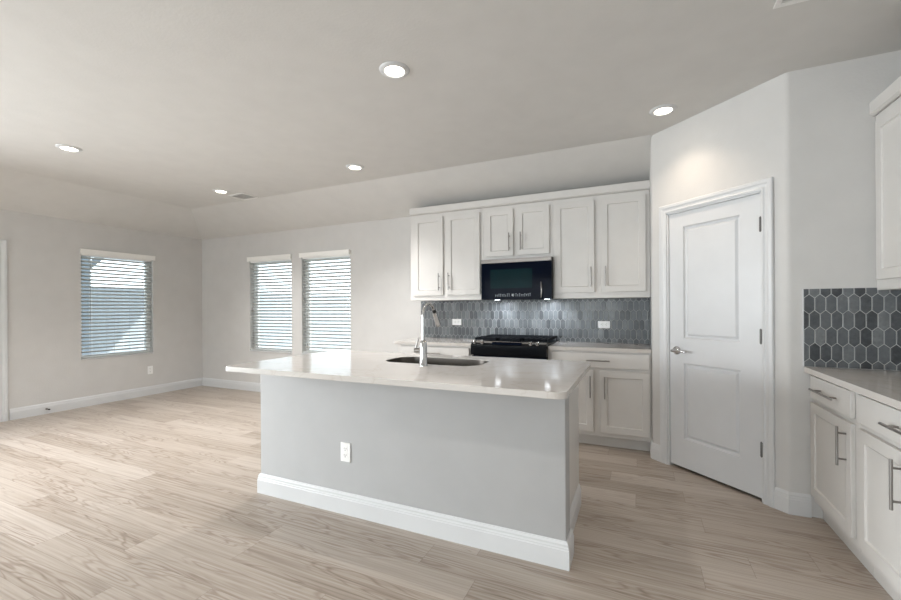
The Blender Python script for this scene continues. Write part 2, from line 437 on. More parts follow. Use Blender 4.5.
# hinges
for hz in (1.82, 1.085, .345):
    m = MB(); hx_ = DO1-.0150; m.cyl((hx_, -.001, hz-.045), (hx_, -.001, hz+.045), .0085, seg=12); m.cyl((hx_, -.001, hz+.045), (hx_, -.001, hz+.052), .0085, .003, 12)
    m.cyl((hx_, -.001, hz-.052), (hx_, -.001, hz-.045), .003, .0085, 12)
    m.build('hinge', M_HINGE, dr, smooth=True)
m = MB()
lx = .232
m.cyl((lx, .009, .935), (lx, .001, .935), .033, seg=28); m.cyl((lx, .002, .935), (lx, -.004, .935), .030, .020, 28)
m.cyl((lx, -.003, .935), (lx, -.040, .935), .0115, seg=16)
m.tube([(lx-.006, -.045, .935), (lx+.02, -.046, .936), (lx+.06, -.048, .938), (lx+.10, -.046, .935), (lx+.118, -.042, .932)], [.012, .0115, .009, .0075, .006], 12)
m.build('door_handle', M_CHROME, dr, smooth=True)
m = MB(); m.box(DO0+.0125, DO0+.0168, .010, .036, .90, .965); m.build('latch_plate', M_NICK, dr)
dr2 = MB(); q0, q1 = .0, .0
# floor strip and closing pieces under the door are left open: the pantry behind is dark

# left exterior door (only its edge shows)
casing('trim_2', LD[0], LD[1], 2.03, lambda u, z, pr: (XL+pr, u, z))
d2 = thing('door_2', (XL-.03, LD[1], 0), 'white exterior door at the left edge of the picture', 'door', math.radians(90)); d2['kind'] = 'structure'
# local x -> +Y ; local -y -> +X
m = MB(); panel_slab(m, -(LD[1]-LD[0])+.014, -.014, .03, 2.014, [(-.68, -.45, .25, .95), (-.36, -.14, .25, .95), (-.68, -.45, 1.1, 1.85), (-.36, -.14, 1.1, 1.85)], .044, 0)
m.build('door_slab', M_DOOR, d2)
m = MB(); m.box(-(LD[1]-LD[0])+.012, -.012, -.025, .11, .0, .028); m.build('threshold', M_THRESH, d2)
m = MB(); m.cyl((-.74, 0, .95), (-.74, -.03, .95), .03); m.cyl((-.74, -.03, .95), (-.74, -.06, .95), .028); m.build('door_handle', M_NICK, d2, smooth=True)

# ------------------------------------------------------------------ windows
def window(name, a, b, z0, z1, loc, rotz, n_mull=0, full=False):
    """local frame: x along the wall seen from inside, y outward, origin at the opening's left foot"""
    w = bpy.data.objects.new(name, None); COL.objects.link(w); w.location = loc; w.rotation_euler = (0, 0, rotz); w['kind'] = 'structure'
    L = b-a
    m = MB()
    m.prism(rect(0, L, z0, z1), [rect(.045, L-.045, z0+.05, z1-.045)], .085, .145, lambda u, v, d: (u, d, v))
    if not full:
        zm = z0+(z1-z0)*.5
    for i in range(n_mull):
        xx = L*(i+1)/(n_mull+1); m.box(xx-.04, xx+.04, .09, .14, z0+.05, z1-.045)
    m.build('window_frame', M_VINYL, w)
    m = MB(); m.box(.03, L-.03, .110, .114, z0+.03, z1-.03); m.build('window_pane', M_GLASS, w)
    if not full:
        m = MB(); m.box(-.0, L, -.012, .085, z0-.0, z0+.012); m.build('window_sill', M_TRIM, w)
    return w
# left wall: viewer faces -X; local x -> +Y, local y -> -X
window('window_1', LW[0], LW[1], WZ0, WZ1, (XL, LW[0], 0), math.radians(90))
window('window_2', *FW1, WZ0, WZ1, (FW1[0], YB, 0), 0)
window('window_3', *FW2, WZ0, WZ1, (FW2[0], YB, 0), 0)
window('added_window_4', NB[0], NB[1], 0, 2.3, (NB[1], YN, 0), math.pi, 2, True)  # unseen window added so light comes from behind the camera
window('added_window_5', LB[0], LB[1], 0, 2.25, (XL, LB[0], 0), math.radians(90), 1, True)  # unseen glazing added so light comes from the left

# blinds
def blind(loc, rotz, L, label, wand_x=None):
    t = thing('window_blind', loc, label, 'window blind', rotz, 'white horizontal blinds on the three windows')
    # valance
    m = MB(); v0 = WZ1-.028; m.box(-.012, L+.012, -.040, -.030, v0, v0+.062); m.box(-.012, -.004, -.030, -.002, v0, v0+.062); m.box(L+.004, L+.012, -.030, -.002, v0, v0+.062)
    m.box(-.014, L+.014, -.042, -.002, v0+.058, v0+.066)
    m.build('valance', M_VAL, t, bevel=.002)
    m = MB(); m.box(.008, L-.008, .006, .060, WZ1-.045, WZ1-.003); m.build('headrail', M_VAL, t)
    pitch = .0485; n = int((WZ1-.06-(WZ0+.05))/pitch)+1; tl = math.radians(26)
    m = MB(); z = WZ1-.072
    while z > WZ0+.055:
        pr = []
        for k in range(5):
            s_ = (k-2)/2*.0245; bow = .0016*(1-((k-2)/2)**2)
            pr.append((.033+s_*math.cos(tl)+bow*math.sin(tl), z-s_*math.sin(tl)+bow*math.cos(tl)))
        th = .0026
        ring0, ring1 = [], []
        full = [(y, zz) for y, zz in pr]+[(y-th*math.sin(tl), zz-th*math.cos(tl)) for y, zz in reversed(pr)]
        for y, zz in full:
            ring0.append(m.bm.verts.new((.010, y, zz))); ring1.append(m.bm.verts.new((L-.010, y, zz)))
        k = len(full)
        for i in range(k): m.face([ring0[i], ring0[(i+1) % k], ring1[(i+1) % k], ring1[i]])
        m.face(ring0[::-1]); m.face(ring1)
        z -= pitch
    m.build('slats', M_BLIND, t)
    m = MB(); m.box(.010, L-.010, .008, .058, WZ0+.016, WZ0+.034); m.build('bottom_rail', M_BLIND, t, bevel=.003)
    for q in (.12, L-.12) if L < 1.2 else (.12, L/2, L-.12):
        m = MB()
        for yy in (.0062, .0595): m.box(q-.001, q+.001, yy-.0006, yy+.0006, WZ0+.03, WZ1-.04)
        m.build('ladder_cord', M_VAL, t)
    if wand_x is not None:
        m = MB(); m.cyl((wand_x, -.004, WZ1-.09), (wand_x+.003, -.004, WZ1-.93), .0045, seg=8); m.cyl((wand_x, .004, WZ1-.05), (wand_x, -.004, WZ1-.09), .003, seg=8)
        m.build('wand', M_CORD, t)
    return t
blind((XL, LW[0], 0), math.radians(90), LW[1]-LW[0], 'white slatted blind with hanging wand on the left wall window', .10)
blind((FW1[0], YB, 0), 0, FW1[1]-FW1[0], 'white slatted blind on the narrower-looking left window of the far pair')
blind((FW2[0], YB, 0), 0, FW2[1]-FW2[0], 'white slatted blind on the right window of the far pair, nearest the kitchen cabinets')

# ------------------------------------------------------------------ cabinets
def bar_pull(m, c, length, axis, front=-1, stand=.030, r=.006):
    """bar handle centred at c on a face at y=c[1]; local -y outward"""
    x, y, z = c; yo = y-stand-r
    if axis == 'z':
        m.cyl((x, yo, z-length/2), (x, yo, z+length/2), r, seg=14)
        for s_ in (-1, 1): m.cyl((x, y, z+s_*length*.33), (x, yo, z+s_*length*.33), r*.8, seg=10)
    else:
        m.cyl((x-length/2, yo, z), (x+length/2, yo, z), r, seg=14)
        for s_ in (-1, 1): m.cyl((x+s_*length*.33, y, z), (x+s_*length*.33, yo, z), r*.8, seg=10)
def shaker(m, x0, x1, z0, z1, y=-.020, st=.058, th=.0195):
    inner = rect(x0+st, x1-st, z0+st, z1-st)
    m.prism(rect(x0, x1, z0, z1), [inner], y, y+th*.6, lambda u, v, d: (u, d, v))
    m.box(x0, x1, y+th*.6, y+th, z0, z1)
    o = .004
    a = [m.bm.verts.new((u, y, v)) for u, v in inner]; b = [m.bm.verts.new((u, y+.0085, v)) for u, v in rect(x0+st+o, x1-st-o, z0+st+o, z1-st-o)]
    for i in range(4): m.face([a[i], a[(i+1) % 4], b[(i+1) % 4], b[i]])
    m.face(b)
def cabinet(name, loc, rot, w, d, z0, z1, label, doors=(), drawers=(), toe=0, kick=.075, mat=M_CAB, hmat=M_NICK, group=None, hr=.006):
    """doors: (x0,x1,z0,z1,handle_x,handle_zc,len); drawers: (x0,x1,z0,z1,len)"""
    t = thing(name, loc, label, 'cabinet', rot, group)
    m = MB()
    if toe:
        m.box(0, w, 0, d, toe, z1); m.box(0, w, kick, d, 0, toe)
    else: m.box(0, w, 0, d, z0, z1)
    m.build('body', mat, t, bevel=.0015, seg=1)
    for (a, b, c, e, hx, hz, hl) in doors:
        m = MB(); shaker(m, a, b, c, e); dd = m.build('door', mat, t, bevel=.0015, seg=1)
        m = MB(); bar_pull(m, (hx, -.0200, hz), hl, 'z', r=hr); m.build('handle', hmat, dd, smooth=True)
    for (a, b, c, e, hl) in drawers:
        m = MB(); m.box(a, b, -.020, -.0005, c, e); dd = m.build('drawer', mat, t, bevel=.003)
        m = MB(); bar_pull(m, ((a+b)/2, -.0200, (c+e)/2), hl, 'x', r=hr); m.build('handle', hmat, dd, smooth=True)
    return t
YU = 4.277; UD = YB-YU-.003
U0, U1 = 1.372, 2.377
xs = [-2.468, -1.548, -.795, .0975]
cabinet('upper_cabinet', (xs[0], YU, 0), 0, xs[1]-xs[0]-.001, UD, U0, U1, 'white two-door wall cabinet at the left end of the row, left of the microwave',
        doors=[(.052, .433, 1.43, 2.335, .389, 1.583, .195), (.478, .882, 1.43, 2.335, .512, 1.583, .195)], group='white upper cabinets on the kitchen wall')
cabinet('upper_cabinet', (xs[1], YU, 0), 0, xs[2]-xs[1]-.001, UD, 1.800, U1, 'short white two-door wall cabinet directly above the microwave',
        doors=[(.030, .339, 1.835, 2.335, .301, 1.98, .19), (.381, .718, 1.835, 2.335, .425, 1.98, .19)], group='white upper cabinets on the kitchen wall')
cabinet('upper_cabinet', (xs[2], YU, 0), 0, xs[3]-xs[2], UD, U0, U1, 'white two-door wall cabinet at the right end of the row beside the pantry wall',
        doors=[(.022, .402, 1.43, 2.335, .372, 1.580, .195), (.465, .857, 1.43, 2.335, .506, 1.580, .195)], group='white upper cabinets on the kitchen wall')
CR = [(.0, 0), (.012, 0), (.022, .008), (.027, .012), (.027, .077), (.025, .080), (0, .080)]
m = MB(); m.sweep([(xs[3]+.0015, YU, 2.3785), (xs[0]+.030, YU, 2.3785), (xs[0]+.030, YB-.060, 2.3785)][::-1], [(-o, u) for o, u in CR]); m.box(xs[0]+.032, xs[3], YU+.002, YB-.065, 2.380, 2.392)
tag(m.build('crown_moulding', M_CAB), 'white crown moulding running along the top of the far kitchen wall cabinets', 'moulding')

# base cabinets on the far wall
YF = 3.990; BD = YB-YF-.002; BT = .881
cabinet('base_cabinet', (-.795, YF, 0), 0, .893, BD, 0, BT, 'white base cabinet with one wide drawer over two doors, between range and pantry',
        doors=[(.035, .412, .147, .705, .388, .558, .20), (.471, .877, .147, .705, .512, .558, .20)], drawers=[(.035, .877, .731, .866, .20)], toe=.105, group='white base cabinets on the kitchen wall')
cabinet('base_cabinet', (-2.474, YF, 0), 0, .905, BD, 0, BT, 'white base cabinet left of the range, mostly hidden behind the island faucet',
        doors=[(.035, .435, .147, .705, .40, .558, .20), (.475, .87, .147, .705, .51, .558, .20)], drawers=[(.035, .87, .731, .866, .20)], toe=.105, group='white base cabinets on the kitchen wall')
def slab(name, outer, z0, z1, label, cat, hole=None, mat=M_QUARTZ):
    m = MB(); m.prism(outer, [hole] if hole else [], z0, z1, lambda u, v, d: (u, v, d))
    return tag(m.build(name, mat, bevel=.004), label, cat)
CT0, CT1 = .882, .914
slab('countertop', rrect(-.790, .0995, 3.962, YB-.010, [0, 0, .004, .003]), CT0, CT1, 'pale quartz countertop between the range and the pantry wall', 'countertop')
slab('countertop', rrect(-2.515, -1.570, 3.962, YB-.010, [0, 0, .012, .004]), CT0, CT1, 'pale quartz countertop left of the range behind the island faucet', 'countertop')

# right-hand run along the right wall (faces -X)
XF = .958
M_CABW = plain('lit_cabinet_paint', (.82, .82, .82), .38)  # unused copy of the cabinet paint with stronger light put into the colour
rot = math.radians(-90)
cabinet('base_cabinet', (XF, YW-.003, 0), rot, .588, XR-XF-.002, 0, BT, 'white base cabinet with one drawer and one door, against the tiled wall by the pantry',
        doors=[(.022, .545, .147, .705, .497, .580, .195)], drawers=[(.022, .545, .731, .866, .30)], toe=.105, kick=.045, hmat=M_DNICK, group='white base cabinets on the right', mat=M_CAB)
cabinet('base_cabinet', (XF, YW-.003-.590, 0), rot, .914, XR-XF-.002, 0, BT, 'white base cabinet with wide drawer at the lower right picture edge, cut by the frame',
        doors=[(.030, .440, .147, .705, .398, .577, .20), (.475, .885, .147, .705, .515, .577, .20)], drawers=[(.030, .885, .731, .866, .28)], toe=.105, kick=.045, hmat=M_DNICK, group='white base cabinets on the right', mat=M_CAB)
slab('countertop', rrect(.913, XR-.002, YW-.003-.590-.914, YW-.010, [0, 0, .0, .01]), CT0, CT1, 'beige quartz countertop on the right with the tiled wall at its end', 'countertop')
cabinet('upper_cabinet', (1.250, YW-.003, 0), rot, .914, XR-1.250-.002, U0, U1, 'white wall cabinet at the upper right edge of the picture, cut by the frame',
        doors=[(.045, .440, 1.43, 2.335, .400, 1.58, .195), (.474, .87, 1.43, 2.335, .512, 1.58, .195)], mat=M_CAB)
m = MB(); m.sweep([(1.250, YW-.004, 2.3785), (1.250, YW-.917, 2.3785)], [(-o, u) for o, u in CR]); m.box(1.252, XR-.003, YW-.916, YW-.006, 2.380, 2.392)
tag(m.build('crown_moulding', M_CAB), 'white crown moulding on top of the wall cabinet at the right picture edge', 'moulding')

# ------------------------------------------------------------------ backsplashes of elongated hexagon tiles
def clip_poly(poly, u0, u1, v0, v1):
    def cl(p, ins, inter):
        out = []
        for i in range(len(p)):
            a, b = p[i-1], p[i]
            if ins(b):
                if not ins(a): out.append(inter(a, b))
                out.append(b)
            elif ins(a): out.append(inter(a, b))
        return out
    def ix(c): return lambda a, b: (c, a[1]+(b[1]-a[1])*(c-a[0])/(b[0]-a[0]))
    def iy(c): return lambda a, b: (a[0]+(b[0]-a[0])*(c-a[1])/(b[1]-a[1]), c)
    for ins, it in ((lambda p: p[0] >= u0, ix(u0)), (lambda p: p[0] <= u1, ix(u1)), (lambda p: p[1] >= v0, iy(v0)), (lambda p: p[1] <= v1, iy(v1))):
        if poly: poly = cl(poly, ins, it)
    return poly
def tiles(t, u0, u1, v0, v1, fr, ph=0, top=1.355, skip=None):
    """fr(u, v, d): d = distance out of the wall"""
    m = MB(); m.prism(rect(u0, u1, v0, v1), [], .0008, .0055, fr); m.build('grout', M_GROUT, t)
    m = MB(); PU, PV, TH_, TIP, g = .0520, .0976, .1222, .0246, .0021
    r = -2
    nr = int((v1-v0)/PV)+4
    for j in range(-1, nr):
        tipz = top-PV*(j-0)+PV
        i = -2
        while True:
            uc = u0+ph+i*PU+(PU/2 if j % 2 else 0); i += 1
            if uc-PU > u1: break
            hw = PU/2-g
            poly = [(uc-hw, tipz-TH_+TIP), (uc, tipz-TH_+g*1.4), (uc+hw, tipz-TH_+TIP), (uc+hw, tipz-TIP), (uc, tipz-g*1.4), (uc-hw, tipz-TIP)]
            poly = clip_poly(poly, u0+.0005, u1-.0005, v0+.0005, v1-.0005)
            if len(poly) < 3: continue
            ar = abs(sum(poly[k-1][0]*poly[k][1]-poly[k][0]*poly[k-1][1] for k in range(len(poly))))/2
            if ar < 2e-5: continue
            cx = sum(p[0] for p in poly)/len(poly); cz = sum(p[1] for p in poly)/len(poly)
            lo = [m.bm.verts.new(fr(a, b, .005)) for a, b in poly]; mid = [m.bm.verts.new(fr(a, b, .0072)) for a, b in poly]
            hi = [m.bm.verts.new(fr(a+(cx-a)*.05, b+(cz-b)*.03, .0082)) for a, b in poly]
            n = len(poly)
            for k in range(n):
                m.face([lo[k], lo[(k+1) % n], mid[(k+1) % n], mid[k]]); m.face([mid[k], mid[(k+1) % n], hi[(k+1) % n], hi[k]])
            m.face(hi); m.face(lo[::-1])
    m.build('tiles', M_TILE, t)
bs = thing('backsplash', (-1.2, YB, CT1), 'blue-grey elongated hexagon tile backsplash behind the range and far countertops', 'backsplash')
def off(p, o): return (p[0]-o[0], p[1]-o[1], p[2]-o[2])
tiles(bs, -2.505, A.x-.0005, CT1+.001, U0-.001, lambda u, v, d: off((u, YB-d, v), (-1.2, YB, CT1)), .01)
bs2 = thing('backsplash', (A.x, 4.25, CT1), 'narrow return of blue-grey hexagon tile on the pantry side wall by the far counter', 'backsplash')
tiles(bs2, 3.967, YB-.010, CT1+.001, U0-.001, lambda u, v, d: off((A.x-d, u, v), (A.x, 4.25, CT1)), .02)
bs3 = thing('backsplash', (1.24, YW, CT1), 'dark slate elongated hexagon tile backsplash at the end of the right countertop', 'backsplash')
tiles(bs3, .9155, XR-.001, CT1+.001, 1.387, lambda u, v, d: off((u, YW-d, v), (1.24, YW, CT1)), .0, top=1.3555)
m = MB(); m.box(.911-1.24, .9150-1.24, -.009, -.0005, .001, 1.387-CT1); m.build('edge_trim', M_TRIM, bs3)

# ------------------------------------------------------------------ outlets
def outlet(loc, rotz, label, horiz=False, parent=None, gang=1, group='white wall outlets'):
    if parent is None: t = thing('wall_outlet', loc, label, 'outlet', rotz, group); o3 = Vector((0, 0, 0))
    else: t = bpy.data.objects.new('wall_outlet', None); COL.objects.link(t); t.parent = parent; t.location = loc; t['label'] = label
    def R(a, b, c, d): return (c, d, a, b) if horiz else (a, b, c, d)
    x0, x1, z0, z1 = R(-.0375, .0375, -.060, .060)
    m = MB(); m.box(x0, x1, -.006, 0, z0, z1); m.build('cover_plate', M_PLATE, t, bevel=.0025)
    for s_ in (-1, 1):
        c = s_*.0205
        x0, x1, z0, z1 = R(-.0165, .0165, c-.0145, c+.0145)
        m = MB(); m.box(x0, x1, -.0075, -.0061, z0, z1); so = m.build('socket', M_PLATE, t, bevel=.001)
        m = MB()
        for (a, b, cc, dd) in ((-.0085, -.0060, c-.001, c+.009), (.0060, .0085, c-.001, c+.009), (-.0025, .0025, c-.010, c-.005)):
            x0, x1, z0, z1 = R(a, b, cc, dd); m.box(x0, x1, -.0079, -.0074, z0, z1)
        m.build('slots', M_SLOT, so)
    return t
outlet((XL+.0005, 3.775, .375), math.radians(90), 'white wall outlet low on the left wall beneath the window')
outlet((-2.008, YB-.009, 1.112), 0, 'white horizontal outlet on the tiles left of the range', True)
outlet((-.332, YB-.009, 1.100), 0, 'white horizontal outlet on the tiles right of the range', True)

# door stop on the left baseboard
ds = thing('door_stop', (XL+.016, 2.575, .062), 'small dark spring door stop on the left baseboard', 'door stop')
m = MB(); m.cyl((0, 0, 0), (.006, 0, 0), .012, seg=16)
pts = [(.006+.05*i/60, .006*math.cos(i*1.05), .006*math.sin(i*1.05)) for i in range(61)]
m.tube(pts, .0014, 6); m.build('spring', M_DNICK, ds)
m = MB(); m.cyl((.055, 0, 0), (.072, 0, 0), .008, seg=16); m.build('rubber_tip', M_RUB, ds, smooth=True)

# ------------------------------------------------------------------ island
IX0, IX1, IY0, IY1 = -2.420, -.331, 2.080, 2.195
isl = thing('kitchen_island', ((IX0+IX1)/2, 2.08, 0), 'long grey island with white baseboard standing on the wood floor', 'kitchen island')
ox, oy = isl.location.x, isl.location.y
M_ISL = plain('island_paint', (.43, .432, .435), .7, bump=(90, .25, .001), spec=.3)
m = MB(); m.prism(rrect(IX0-ox, IX1-ox, IY0-oy, IY1-oy, [0, 0, .006, .006], 3), [], 0, CT0, lambda u, v, d: (u, v, d)); m.build('knee_wall', M_ISL, isl, smooth=True)
m = MB(); q_ = (IX0+.012-ox, IX1-.034-ox, IY1+.0005-oy, 2.825-oy)
m.prism(rect(*q_), [rect(q_[0]+.018, q_[1]-.018, q_[2]+.018, q_[3]-.018)], 0, CT0, lambda u, v, d: (u, v, d)); m.box(q_[0]+.0185, q_[1]-.0185, q_[2]+.0185, q_[3]-.0185, .10, .118)
cb = m.build('cabinet_body', M_CAB, isl)
for k, (a, b) in enumerate(((-2.38, -1.93), (-1.90, -1.44), (-1.41, -.95), (-.92, -.40))):
    m = MB(); m.prism(rect(a-ox, b-ox, .14, .86), [], 2.8255-oy, 2.844-oy, lambda u, v, d: (u, d, v)); dd = m.build('door', M_CAB, isl, bevel=.002)
    m = MB(); hx = (b-.05 if k % 2 == 0 else a+.05)-ox; m.cyl((hx, 2.877-oy, .60), (hx, 2.877-oy, .79), .006, seg=12)
    for zz in (.63, .76): m.cyl((hx, 2.844-oy, zz), (hx, 2.877-oy, zz), .005, seg=10)
    m.build('handle', M_NICK, dd, smooth=True)
m = MB(); m.sweep([(IX1-.0335-ox, 2.80-oy, 0), (IX1-.0335-ox, 2.2125-oy, 0), (IX1-ox+.0002, 2.2125-oy, 0), (IX1-ox+.0002, IY0-oy-.0002, 0), (IX0-ox-.0002, IY0-oy-.0002, 0), (IX0-ox-.0002, 2.194-oy, 0)], BB); m.build('baseboard', M_TRIM, isl)
# thin trim where the wall meets the slab
m = MB(); m.sweep([(IX1-ox, 2.194-oy, .866), (IX1-ox, IY0-oy, .866), (IX0-ox, IY0-oy, .866), (IX0-ox, 2.194-oy, .866)], [(0, 0), (.008, .003), (.010, .0155), (0, .0155)]); m.build('top_trim', M_ISL, isl)
outlet((-1.675-ox, IY0-.0005-oy, .386), 0, 'white duplex outlet on the grey island front', parent=isl)

IC = rrect(-2.462, -.290, 1.829, 2.950, [.10, .03, .035, .05])
SK = rrect(-1.655, -.935, 2.415, 2.780, .13, 10)
slab('island_countertop', IC, CT0+.0005, CT1, 'large glossy white quartz countertop on top of the island with sink cutout', 'countertop', hole=SK)
# sink bowl hung below the slab
sk = thing('kitchen_sink', (-1.2775, 2.60, CT0-.21), 'stainless steel undermount sink set into the island countertop', 'sink')
so_ = sk.location
m = MB()
def ring(o, r, z): return [m.bm.verts.new((a-so_.x, b-so_.y, z-so_.z)) for a, b in rrect(-1.655-o, -.935+o, 2.415-o, 2.780+o, r, 10)]
zt = CT0-.0005
rr = [ring(.022, .15, zt), ring(-.0012, .129, zt), ring(-.0012, .129, CT1-.005), ring(-.0035, .127, CT1-.005), ring(-.0045, .126, zt-.006), ring(-.006, .125, zt-.17), ring(-.03, .10, zt-.195), ring(-.150, .04, zt-.20)]
rr += [ring(-.150, .04, zt-.205), ring(-.025, .10, zt-.203), ring(.002, .13, zt-.17), ring(.006, .135, zt-.004), ring(.022, .15, zt-.003)]
for a, b in zip(rr, rr[1:]):
    for i in range(len(a)): m.face([a[i], a[(i+1) % len(a)], b[(i+1) % len(a)], b[i]])
for i in range(len(rr[0])): m.face([rr[0][i], rr[0][(i+1) % len(rr[0])], rr[-1][(i+1) % len(rr[0])], rr[-1][i]])
m.face(rr[7]); m.face(rr[8][::-1])
m.build('bowl', M_SINK, sk, smooth=True)
m = MB(); m.lathe((-1.2875-so_.x, 2.6075-so_.y, zt-.199-so_.z), [(0, .001), (.028, .001), (.030, .004), (.044, .003), (.046, .0), (0, 0)], 28); m.build('drain', M_CHROME, sk, smooth=True)

# faucet
fa = thing('kitchen_faucet', (-1.258, 2.335, CT1), 'chrome gooseneck pull-down faucet standing on the island counter at the sink', 'faucet')
m = MB(); m.lathe((0, 0, 0), [(0, 0), (.027, 0), (.027, .006), (.0245, .010), (.0235, .08), (.0225, .150), (.018, .160), (.0115, .166), (0, .166)], 28); m.build('base', M_CHROME, fa, smooth=True)
R_ = .080; zc_ = .318
pts = [(0, 0, .162+.026*i) for i in range(7)]
for i in range(0, 17):
    a = math.radians(152)*i/16; pts.append((0, R_*(1-math.cos(a)), zc_+R_*math.sin(a)))
m = MB(); m.tube(pts, .0108, 16); m.build('spout', M_CHROME, fa, smooth=True)
e = Vector(pts[-1]); d = (Vector(pts[-1])-Vector(pts[-2])).normalized()
m = MB(); m.cyl(e-d*.004, e+d*.018, .0125, .013, 20); m.build('collar', M_RUB, fa, smooth=True)
m = MB(); m.cyl(e+d*.018, e+d*.06, .0135, .016, 20); m.cyl(e+d*.06, e+d*.122, .016, .0195, 20); m.cyl(e+d*.122, e+d*.126, .017, .016, 20); m.build('spray_head', M_CHROME, fa, smooth=True)
m = MB(); m.cyl((-.018, 0, .098), (-.062, 0, .098), .0165, .0155, 20); m.cyl((-.062, 0, .098), (-.066, 0, .098), .0155, .010, 20); hub = m.build('handle_hub', M_NICK, fa, smooth=True)
m = MB(); m.tube([(-.054, 0, .108), (-.050, 0, .13), (-.040, .0, .165), (-.034, 0, .182)], [.007, .0065, .0055, .0045], 10); m.build('lever', M_NICK, fa, smooth=True)

# ------------------------------------------------------------------ gas range
rg = thing('gas_range', (-1.180, 3.93, 0), 'black slide-in gas range with chrome knobs behind the island', 'range')
w2 = .379
m = MB(); m.box(-w2, w2, .055, .645, .10, .905); m.box(-w2+.03, w2-.03, .09, .60, 0, .10); m.build('body', M_BLACK, rg, bevel=.003)
m = MB(); m.box(-w2+.002, w2-.002, .0, .054, .20, .80); od = m.build('oven_door', M_BGLASS, rg, bevel=.004)
m = MB(); m.cyl((-w2+.05, -.045, .765), (w2-.05, -.045, .765), .011, seg=16)
for xx in (-w2+.07, w2-.07): m.cyl((xx, 0, .765), (xx, -.045, .765), .009, seg=12)
m.build('handle', M_STEEL, od, smooth=True)
m = MB(); m.box(-w2+.002, w2-.002, .005, .054, .105, .195); m.build('drawer', M_BLACK, rg, bevel=.004)
# sloped control panel
m = MB(); prof = [(-.012, .806), (-.020, .830), (-.018, .905), (.035, .946), (.060, .946), (.060, .806)]
m.prism(prof, [], -w2-.004, w2+.004, lambda u, v, d: (d, u, v)); cp = m.build('control_panel', M_BLACK, rg, bevel=.003)
m = MB(); m.hexa([(-w2, .012, .9298), (w2, .012, .9298), (w2, .014, .929), (-w2, .014, .929), (-w2, .031, .9445), (w2, .031, .9445), (w2, .033, .943), (-w2, .033, .943)])
m.build('metal_fascia', M_STEEL, cp)
nv = Vector((0, -.041, .053)).normalized()
for kx in (-.345, -.262, .232, .300):
    c = Vector((kx, .006, .9255)); m = MB(); m.cyl(c, c+nv*.010, .021, .020, 24); m.cyl(c+nv*.010, c+nv*.032, .017, .0155, 24); m.cyl(c+nv*.032, c+nv*.034, .0155, .012, 24); m.build('knob', M_CHROME, rg, smooth=True)
m = MB(); m.hexa([tuple(Vector((x, y, z))+nv*.001) for x, y, z in ((-.16, -.006, .9165), (.14, -.006, .9165), (.14, .022, .938), (-.16, .022, .938))]+[tuple(Vector((x, y, z))+nv*.003) for x, y, z in ((-.16, -.006, .9165), (.14, -.006, .9165), (.14, .022, .938), (-.16, .022, .938))])
m.build('display_panel', M_BGLASS, rg)
m = MB(); m.box(-w2-.004, w2+.004, .061, .655, .9155, .930); m.build('cooktop', M_BLACK, rg, bevel=.003)
for bx, by in ((-.25, .22), (-.25, .48), (.25, .22), (.25, .48), (0, .35)):
    m = MB(); m.lathe((bx, by, .9305), [(0, 0), (.050, 0), (.050, .006), (.034, .008), (.034, .016), (.030, .019), (0, .019)], 24); m.build('burner', M_IRON, rg, smooth=True)
for gx in (-.255, 0, .255):
    m = MB(); hw = .118; y0, y1 = .085, .63
    for (a, b, c, d_) in ((gx-hw, gx+hw, y0, y0+.014), (gx-hw, gx+hw, y1-.014, y1), (gx-hw, gx-hw+.014, y0, y1), (gx+hw-.014, gx+hw, y0, y1), (gx-.006, gx+.006, y0, y1), (gx-.065, gx-.053, y0, y1), (gx+.053, gx+.065, y0, y1), (gx-hw, gx+hw, .215, .227), (gx-hw, gx+hw, .350, .362), (gx-hw, gx+hw, .150, .160), (gx-hw, gx+hw, .285, .295), (gx-hw, gx+hw, .415, .425), (gx-hw, gx+hw, .545, .555), (gx-hw, gx+hw, .475, .487)):
        m.box(a, b, c, d_, .950, .974)
    for xx in (gx-hw+.002, gx+hw-.014):
        for yy in (y0+.001, y1-.013): m.box(xx, xx+.012, yy, yy+.012, .9305, .953)
    m.build('grate', M_IRON, rg)

# ------------------------------------------------------------------ microwave
mw = thing('microwave', (-1.1715, 4.205, 1.368), 'black over-the-range microwave with a stainless strip, above the range', 'microwave')
w2 = .3755; hz = .4285
m = MB(); m.box(-w2, w2, .022, YB-4.205-.010, 0, hz); m.build('body', M_BLACK, mw, bevel=.002)
m = MB(); m.box(-w2, w2, -.012, .0215, hz-.040, hz-.001); m.build('top_strip', M_STRIP, mw, bevel=.002)
m = MB(); m.box(-w2, w2, -.012, .0215, .001, hz-.0415); md = m.build('door', M_BGLASS, mw, bevel=.003)
m = MB(); m.prism(rrect(-.270, .180, .118, .318, .008), [], -.0135, -.0118, lambda u, v, d: (u, d, v)); m.build('door_window', M_MWIN, md)
m = MB(); m.tube([(.268, -.013, .012), (.276, -.030, .03), (.280, -.036, .09), (.276, -.034, .14), (.268, -.013, .175)], [.006, .007, .007, .007, .005], 10); m.build('handle', M_DNICK, md, smooth=True)
x = -.215; rng_ = random.Random(3)
while x < .17:
    if abs(x+.026) > .03:
        h_ = rng_.choice((.018, .024, .028)); z_ = .028+rng_.random()*.005
        m = MB(); m.prism([(x, z_), (x+.0035, z_), (x+.0035, z_+h_), (x+.008, z_+h_), (x+.008, z_+h_+.003), (x-.004, z_+h_+.003), (x-.004, z_+h_), (x, z_+h_)], [], -.0130, -.0121, lambda u, v, d: (u, d, v))
        m.build('button', M_ICON, md)
    x += .0185
m = MB(); cx_, cz_ = -.026, .046
